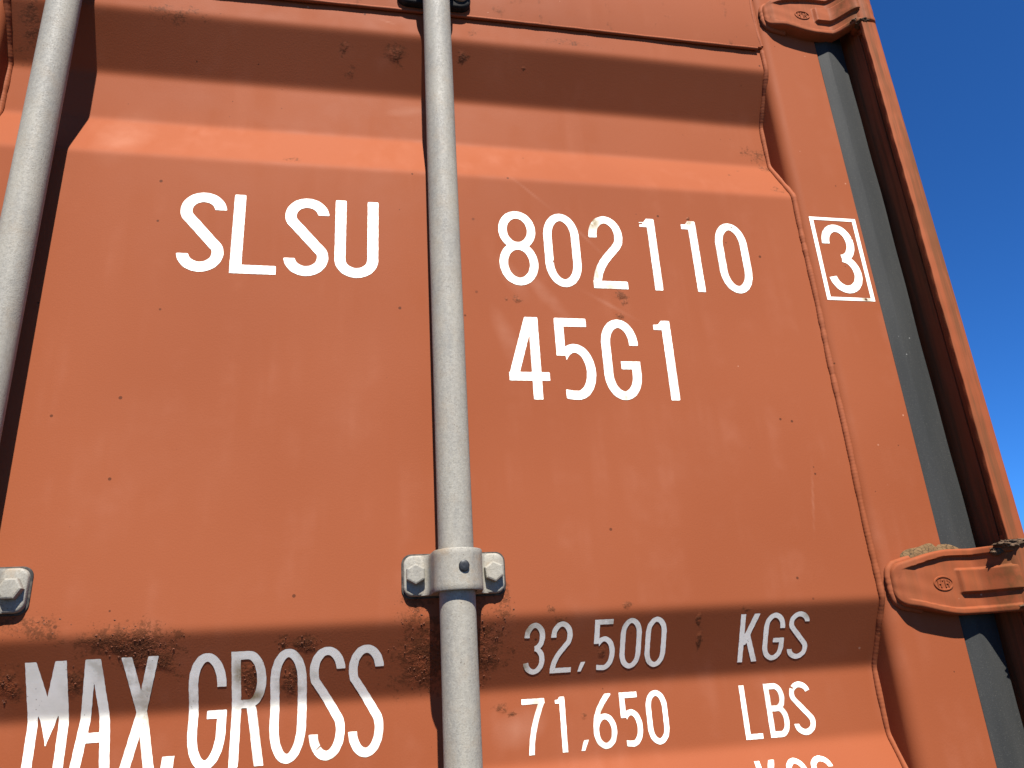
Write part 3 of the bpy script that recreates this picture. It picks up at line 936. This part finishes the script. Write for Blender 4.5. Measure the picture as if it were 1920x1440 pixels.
def glyph(ch, U, W, w, h, t):
    t = t * 0.92
    k = t / 2
    rx = w / 2 - k; cx = w / 2
    mn = lambda *a: np.minimum.reduce(a)
    if ch == 'S':
        ry = 0.235 * h - k
        top = arcp(cx, h - k - ry, rx, ry, 6, 206, 34)
        bot = arcp(cx, k + ry, rx, ry, 26, -174, 34)
        a, b = top[-1], bot[0]
        mid = bez(a, (a[0] + 0.10 * w, a[1] - 0.05 * h), (b[0] - 0.10 * w, b[1] + 0.05 * h), b, 10)
        return d_path(U, W, top + mid[1:-1] + bot, k, cuts=((0, -1), (0, 1)))
    if ch == 'L':
        return mn(d_poly(U, W, [(0, 0), (t, 0), (t, h), (0, h)]), d_poly(U, W, [(0, 0), (w, 0), (w, t * 0.88), (0, t * 0.88)]))
    if ch == 'U':
        ry = 0.17 * h
        return d_path(U, W, [(k, h)] + arcp(cx, k + ry, rx, ry, 180, 360, 30) + [(w - k, h)], k)
    if ch in '0O':
        ry = 0.27 * h
        return d_path(U, W, arcp(cx, h - k - ry, rx, ry, 0, 180, 30) + arcp(cx, k + ry, rx, ry, 180, 360, 30), k, True)
    if ch == '8':
        r1 = (h * 0.475 - k) / 2; r2 = (h * 0.525 - k) / 2
        c1 = h - k - r1; c2 = k + r2
        return mn(d_path(U, W, arcp(cx, c1, rx * 0.96, r1, 0, 352, 40), k, True), d_path(U, W, arcp(cx, c2, rx, r2, 0, 352, 40), k, True))
    if ch == '2':
        ry = 0.23 * h
        p = arcp(cx, h - k - ry, rx, ry, 186, -22, 34)
        e = p[-1]
        p += bez(e, (e[0] - 0.10 * w, e[1] - 0.13 * h), (k, 0.36 * h), (k, 0.02 * h), 18)[1:]
        return mn(np.maximum(d_path(U, W, p, k), -W), d_poly(U, W, [(0, 0), (w, 0), (w, t), (0, t)]))
    if ch == '3':
        r1 = (h * 0.50 - k) / 2; r2 = (h * 0.50) / 2
        a = arcp(cx, h - k - r1, rx * 0.94, r1, 183, -88, 40)
        b = arcp(cx, k + r2 - k * 0.5, rx, r2 - k * 0.5, 88, -168, 40)
        return mn(d_path(U, W, a, k), d_path(U, W, b, k))
    if ch == '1':
        return mn(d_poly(U, W, [(w - t, 0), (w, 0), (w, h), (w - t, h)]),
                  d_poly(U, W, [(0, h * 0.880), (w - t * 0.5, h * 0.880), (w - t * 0.5, h * 0.95), (0, h * 0.945)]),
                  d_poly(U, W, [(w * 0.22, h * 0.93), (w - t * 0.5, h * 0.93), (w - t * 0.5, h), (w - t * 0.98, h)]))
    if ch == '4':
        s = w * 0.68
        bz = 0.275 * h
        return mn(d_poly(U, W, [(s - k, 0), (s + k, 0), (s + k, h), (s - k, h)]),
                  d_poly(U, W, [(0, bz - k), (w, bz - k), (w, bz + k * 0.9), (0, bz + k * 0.9)]),
                  np.maximum(d_poly(U, W, [(0, bz + k * 0.3), (t * 1.05, bz + k * 0.3), (s + k * 0.2, h), (s - t * 0.95, h)]), d_poly(U, W, [(0, bz), (w, bz), (w, h), (0, h)])))
    if ch == '5':
        ry = 0.285 * h
        q = arcp(cx - 0.02 * w, k + ry, rx + 0.02 * w, ry, 142, -90, 40) + [(0.33 * w, k + 0.003 * h), (0.17 * w, k + 0.016 * h)]
        bowl = d_path(U, W, q, k, cuts=('round', (-1, 0)))
        bowl = np.maximum(np.where((U < t * 1.02) & (W > 0.25 * h), np.maximum(bowl, 0.53 * h - W), bowl), -U)
        return mn(d_poly(U, W, [(0, h - t), (w * 0.86, h - t), (w * 0.86, h), (0, h)]),
                  d_poly(U, W, [(0, 0.53 * h), (t, 0.53 * h), (t, h), (0, h)]),
                  bowl)
    if ch == 'G':
        ry = 0.26 * h
        p = arcp(cx, h - k - ry, rx, ry, -4, 180, 30) + arcp(cx, k + ry, rx, ry, 180, 360, 30) + [(w - k, 0.47 * h)]
        return mn(d_path(U, W, p, k), d_poly(U, W, [(cx - 0.02 * w, 0.47 * h - t * 0.9), (w, 0.47 * h - t * 0.9), (w, 0.47 * h), (cx - 0.02 * w, 0.47 * h)]))
    if ch == 'M':
        return mn(d_poly(U, W, bar((k, 0), (k, h), k)), d_poly(U, W, bar((w - k, 0), (w - k, h), k)),
                  d_poly(U, W, [(0.3 * t, h), (1.12 * t, h), (cx + 0.02 * w, 0.66 * h), (cx + 0.02 * w, 0.26 * h), (t * 0.9, 0.56 * h)]),
                  d_poly(U, W, [(w - 0.3 * t, h), (w - 1.12 * t, h), (cx - 0.02 * w, 0.66 * h), (cx - 0.02 * w, 0.26 * h), (w - t * 0.9, 0.56 * h)]))
    if ch == 'A':
        return mn(d_poly(U, W, bar((k, 0), (cx - 0.06 * w, h), k * 1.05)), d_poly(U, W, bar((w - k, 0), (cx + 0.06 * w, h), k * 1.05)),
                  d_poly(U, W, [(k * 2.2, 0.28 * h), (w - k * 2.2, 0.28 * h), (w - k * 2.5, 0.28 * h + t), (k * 2.5, 0.28 * h + t)]))
    if ch == 'X':
        return mn(d_poly(U, W, bar((k, 0), (w - k, h), k * 1.08)), d_poly(U, W, bar((w - k, 0), (k, h), k * 1.08)))
    if ch == '.':
        return d_poly(U, W, [(0, 0), (w * 0.92, 0), (w, h), (w * 0.10, h)])
    if ch == ',':
        return d_poly(U, W, [(0, 0), (w * 0.45, 0), (w, h), (w * 0.42, h)])
    if ch == 'R':
        ry = (h * 0.53 - t) / 2
        c = h - k - ry
        x1 = cx + 0.02 * w
        p = [(k, h - k), (w - k - rx, h - k)] + arcp(w - k - rx, c, rx, ry, 88, -88, 30) + [(k, c - ry)]
        leg = bar((w - k * 1.05, 0), (w * 0.56, h * 0.48), k * 1.02)
        return mn(d_poly(U, W, [(0, 0), (t, 0), (t, h), (0, h)]), d_path(U, W, p, k), d_poly(U, W, leg))
    if ch == 'K':
        return mn(d_poly(U, W, [(0, 0), (t, 0), (t, h), (0, h)]), d_poly(U, W, bar((t * 0.75, 0.36 * h), (w - t * 0.62, h), t * 0.60)),
                  d_poly(U, W, bar((w - t * 0.58, 0), (w * 0.40, h * 0.58), t * 0.56)))
    if ch == 'B':
        r1 = (h * 0.47 - t * 0.5) / 2; r2 = (h * 0.53 - t * 0.5) / 2
        c1 = h - k - r1; c2 = k + r2
        rr_ = rx * 0.85
        p1 = [(k, h - k)] + arcp(w - k - rr_ - 0.06 * w, c1, rr_, r1, 90, -90, 26) + [(k, c1 - r1)]
        p2 = [(k, c2 + r2)] + arcp(w - k - rr_, c2, rr_, r2, 90, -90, 26) + [(k, k)]
        return mn(d_poly(U, W, [(0, 0), (t, 0), (t, h), (0, h)]), d_path(U, W, p1, k), d_path(U, W, p2, k))
    if ch == '6':
        ry = 0.265 * h
        ring = arcp(cx, k + ry, rx, ry, 0, 352, 40)
        tail = bez((k, k + ry), (k, 0.62 * h), (0.30 * w, 0.76 * h), (w * 0.78, h * 1.02), 18)
        return mn(d_path(U, W, ring, k, True), np.maximum(d_path(U, W, tail, k), W - h))
    if ch == '7':
        tail = bez((w - k, h - k), (w * 0.62, 0.66 * h), (w * 0.36, 0.40 * h), (w * 0.32, -0.02 * h), 18)
        return mn(d_poly(U, W, [(0, h - t * 0.92), (w, h - t * 0.92), (w, h), (0, h)]), np.maximum(np.maximum(d_path(U, W, tail, k), -W), U - w))
    raise ValueError(ch)

def chips_for(ch, U, W, w, h, kind):
    """flakes missing from a few characters"""
    c = np.full(U.shape, -1e9)
    def dab(x, y, rx, ry, rot=0.0):
        ca, sa = math.cos(rot), math.sin(rot)
        a = (U - x * w) * ca + (W - y * h) * sa; b = -(U - x * w) * sa + (W - y * h) * ca
        return (1 - np.hypot(a / rx, b / ry)) * min(rx, ry)
    if kind == 'check':
        for q in ((0.14, 0.925, 0.0022, 0.0006, -0.3), (0.34, 0.925, 0.0026, 0.0005, -0.2), (0.95, 0.80, 0.0013, 0.0007, 0), (0.80, 0.02, 0.0012, 0.002, 0)):
            c = np.maximum(c, dab(*q))
    if kind == 'lbs':
        for q in ((0.86, 0.775, 0.0045, 0.0022, 0.5), (0.12, 0.90, 0.0035, 0.0011, -0.4), (0.50, 0.66, 0.0008, 0.006, 0.1), (0.45, 0.80, 0.004, 0.0016, 0.6)):
            c = np.maximum(c, dab(*q))
    if kind == 'one':
        for q in ((0.10, 0.925, 0.0035, 0.0012, 0.2), (0.30, 0.985, 0.003, 0.0012, 0.3)):
            c = np.maximum(c, dab(*q))
    if kind == 'zero':
        for q in ((0.40, 0.965, 0.0022, 0.0007, -0.2), (0.60, 0.945, 0.0032, 0.0008, -0.25)):
            c = np.maximum(c, dab(*q))
    if kind == 'two':
        for q in ((0.05, 0.91, 0.0028, 0.0009, 0.6), (0.35, 0.998, 0.0024, 0.0016, 0.2), (0.02, 0.86, 0.0016, 0.0010, 0.2)):
            c = np.maximum(c, dab(*q))
    if kind == 'ess':
        c = np.maximum(c, dab(0.32, 0.115, 0.0085, 0.00045, 0.75))
    return c

def sheet_from_sdf(sd, gx, gv):
    """marching squares; returns 2D vertices and polygons of the region sd < 0"""
    nv, nu = sd.shape
    ins = sd < 0
    verts = []; faces = []
    cache = {}
    def corner(i, j):
        key = (i, j)
        if key not in cache:
            cache[key] = len(verts); verts.append((gx[j], gv[i]))
        return cache[key]
    def cross(i, j, i2, j2):
        key = (i, j, i2, j2) if (i, j) < (i2, j2) else (i2, j2, i, j)
        if key not in cache:
            a, b = sd[i, j], sd[i2, j2]
            t = a / (a - b)
            cache[key] = len(verts)
            verts.append((gx[j] + t * (gx[j2] - gx[j]), gv[i] + t * (gv[i2] - gv[i])))
        return cache[key]
    cnt = ins[:-1, :-1].astype(int) + ins[1:, :-1] + ins[:-1, 1:] + ins[1:, 1:]
    for i, j in zip(*np.nonzero(cnt)):
        cs = [(i, j), (i, j + 1), (i + 1, j + 1), (i + 1, j)]
        if cnt[i, j] == 4:
            faces.append([corner(*c) for c in cs]); continue
        poly = []
        for a in range(4):
            p, q = cs[a], cs[(a + 1) % 4]
            if ins[p]: poly.append(corner(*p))
            if ins[p] != ins[q]: poly.append(cross(*p, *q))
        if len(poly) >= 3: faces.append(poly)
    return verts, faces

GLYPHS = []
def on_glyph(x, z):
    s_ = float(arc_of(z))
    for (x0, s0, gx, gv, sd) in GLYPHS:
        u, v = x - x0, s_ - s0
        if gx[0] < u < gx[-1] and gv[0] < v < gv[-1]:
            if sd[int((v - gv[0]) / (gv[1] - gv[0])), int((u - gx[0]) / (gx[1] - gx[0]))] < 0.0012: return True
    return False

def put(ch, x0, x1, z0, z1, t, parent, name, cell, kind=None, surf=None, lean=0.0):
    """one character between x0..x1, z0..z1 laid on the panel surface"""
    s0, s1 = float(arc_of(z0)), float(arc_of(z1))
    if surf is not None: s0, s1 = z0, z1
    w, h = x1 - x0, s1 - s0
    nu = int(w / cell) + 5; nv = int(h / cell) + 5
    gx = np.linspace(-2 * cell, w + 2 * cell, nu); gv = np.linspace(-2 * cell, h + 2 * cell, nv)
    U, W = np.meshgrid(gx, gv)
    sd = glyph(ch, U, W, w, h, t)
    if kind: sd = np.maximum(sd, chips_for(ch, U, W, w, h, kind))
    # slightly ragged knife-cut edge
    sd = sd + 0.00008 * np.sin(900 * U + 300 * W) + 0.00008 * np.sin(700 * W)
    v2, f2 = sheet_from_sdf(sd, gx, gv)
    v2 = np.array(v2)
    if surf is None: GLYPHS.append((x0, s0, gx, gv, sd))
    X = x0 + v2[:, 0] + lean * v2[:, 1]
    if surf is None:
        Z = z_of_arc(s0 + v2[:, 1]); Y = panel_y(X, Z) - 0.00035
    else:
        Z = s0 + v2[:, 1]; Y = np.full(len(X), surf)
    o = mesh_obj(name, np.stack([X, Y, Z], 1).tolist(), f2, M_VINYL, parent, smooth=True)
    return o

def row(text, cols, z0, z1, t, cell, kinds={}, lean=0.0):
    for i, (ch, (a, b)) in enumerate(zip(text, cols)):
        nm = 'numeral' if ch.isdigit() else ('punctuation_mark' if ch in '.,' else 'letter')
        zz1 = z1
        if ch == ',': zz1 = float(z_of_arc(arc_of(z0) + 0.19 * (arc_of(z1) - arc_of(z0))))
        if ch == '.': zz1 = float(z_of_arc(arc_of(z0) + 0.13 * (arc_of(z1) - arc_of(z0))))
        put(ch, a, b, z0, zz1, t, panel, nm, cell, kinds.get(i), lean=lean)

row('SLSU', [(-0.2185, -0.1650), (-0.1570, -0.1035), (-0.0955, -0.0420), (-0.0345, 0.0190)], 0.4615, 0.5720, 0.0146, 0.0010)
row('802110', [(0.1740, 0.2255), (0.2355, 0.2845), (0.2985, 0.3460), (0.3730, 0.3950), (0.4345, 0.4560), (0.4820, 0.5300)], 0.4600, 0.5710, 0.0122, 0.0010, {2: 'two', 3: 'one', 5: 'zero'})
row('45G1', [(0.1780, 0.2290), (0.2400, 0.2890), (0.3000, 0.3490), (0.3735, 0.3965)], 0.3040, 0.4150, 0.0128, 0.0010)
row('MAX.GROSS', [(-0.3170, -0.2800), (-0.2750, -0.2370), (-0.2300, -0.1960), (-0.1910, -0.1785), (-0.1680, -0.1315), (-0.1265, -0.0925), (-0.0885, -0.0520), (-0.0490, -0.0125), (-0.0090, 0.0275)], -0.0785, 0.0315, 0.0098, 0.0008, {7: 'ess'})
row('32,500', [(0.1790, 0.2035), (0.2100, 0.2345), (0.2420, 0.2510), (0.2600, 0.2850), (0.2910, 0.3160), (0.3210, 0.3460)], -0.0085, 0.0445, 0.0064, 0.0006)
row('KGS', [(0.4370, 0.4615), (0.4675, 0.4945), (0.4995, 0.5260)], -0.0095, 0.0425, 0.0066, 0.0006)
row('71,650', [(0.1780, 0.2040), (0.2160, 0.2270), (0.2420, 0.2515), (0.2580, 0.2850), (0.2910, 0.3155), (0.3215, 0.3470)], -0.0900, -0.0335, 0.0066, 0.0006)
row('LBS', [(0.4380, 0.4595), (0.4690, 0.4950), (0.5005, 0.5280)], -0.0930, -0.0350, 0.0068, 0.0006, {2: 'lbs'})
row('KGS', [(0.4395, 0.4640), (0.4735, 0.5000), (0.5050, 0.5320)], -0.1660, -0.1145, 0.0066, 0.0006)

# check digit in its box, on the stile
put('3', 0.6462, 0.6995, 0.4655, 0.5775, 0.0132, stile_r, 'numeral', 0.0009, 'check', surf=-0.0034)
bx0, bx1, bz0, bz1, bt = 0.6355, 0.7105, 0.4540, 0.5890, 0.0060
yb = -0.0034
V = [(bx0, yb, bz0), (bx1, yb, bz0), (bx1, yb, bz1), (bx0, yb, bz1), (bx0 + bt, yb, bz0 + bt * .8), (bx1 - bt, yb, bz0 + bt * .8), (bx1 - bt, yb, bz1 - bt * .8), (bx0 + bt, yb, bz1 - bt * .8)]
mesh_obj('number_box', V, [(0, 1, 5, 4), (1, 2, 6, 5), (2, 3, 7, 6), (3, 0, 4, 7)], M_VINYL, stile_r)

# ------------------------------------------------------------------ rust scale: crumbs of rust standing on the paint
V = []; F = []
octa = [(1, 0, 0), (-1, 0, 0), (0, 1, 0), (0, -1, 0), (0, 0, 1), (0, 0, -1)]
of = [(0, 2, 4), (2, 1, 4), (1, 3, 4), (3, 0, 4), (2, 0, 5), (1, 2, 5), (3, 1, 5), (0, 3, 5)]
for (x, z_, rx, rz, st) in RUSTY[:12]:
    n_ = int(7.5e4 * rx * rz * st) + 4
    for _ in range(n_):
        q = RNG.rand() * 6.283; r = RNG.rand() ** 0.6 * 0.92
        px, pz = x + r * rx * math.cos(q), z_ + r * rz * math.sin(q)
        if r > 0.70 and RNG.rand() < 0.6: continue
        if on_glyph(px, pz): continue
        s = 0.00030 + 0.00080 * RNG.rand() ** 2.6
        py = float(panel_y(np.float64(px), np.float64(pz)))
        o = len(V); a = RNG.rand() * 6.28
        for (ax, ay, az) in octa:
            j = 0.6 + 0.8 * RNG.rand()
            lx = (ax * math.cos(a) - az * math.sin(a)) * s * j * 1.3; lz = (ax * math.sin(a) + az * math.cos(a)) * s * j
            V.append((px + lx, py + ay * s * 0.55 * j - 0.0001, pz + lz))
        F += [tuple(i + o for i in f) for f in of]
rs = mesh_obj('rust_scale', V, F, M_RSCALE, panel)
tag(rs, kind='stuff')
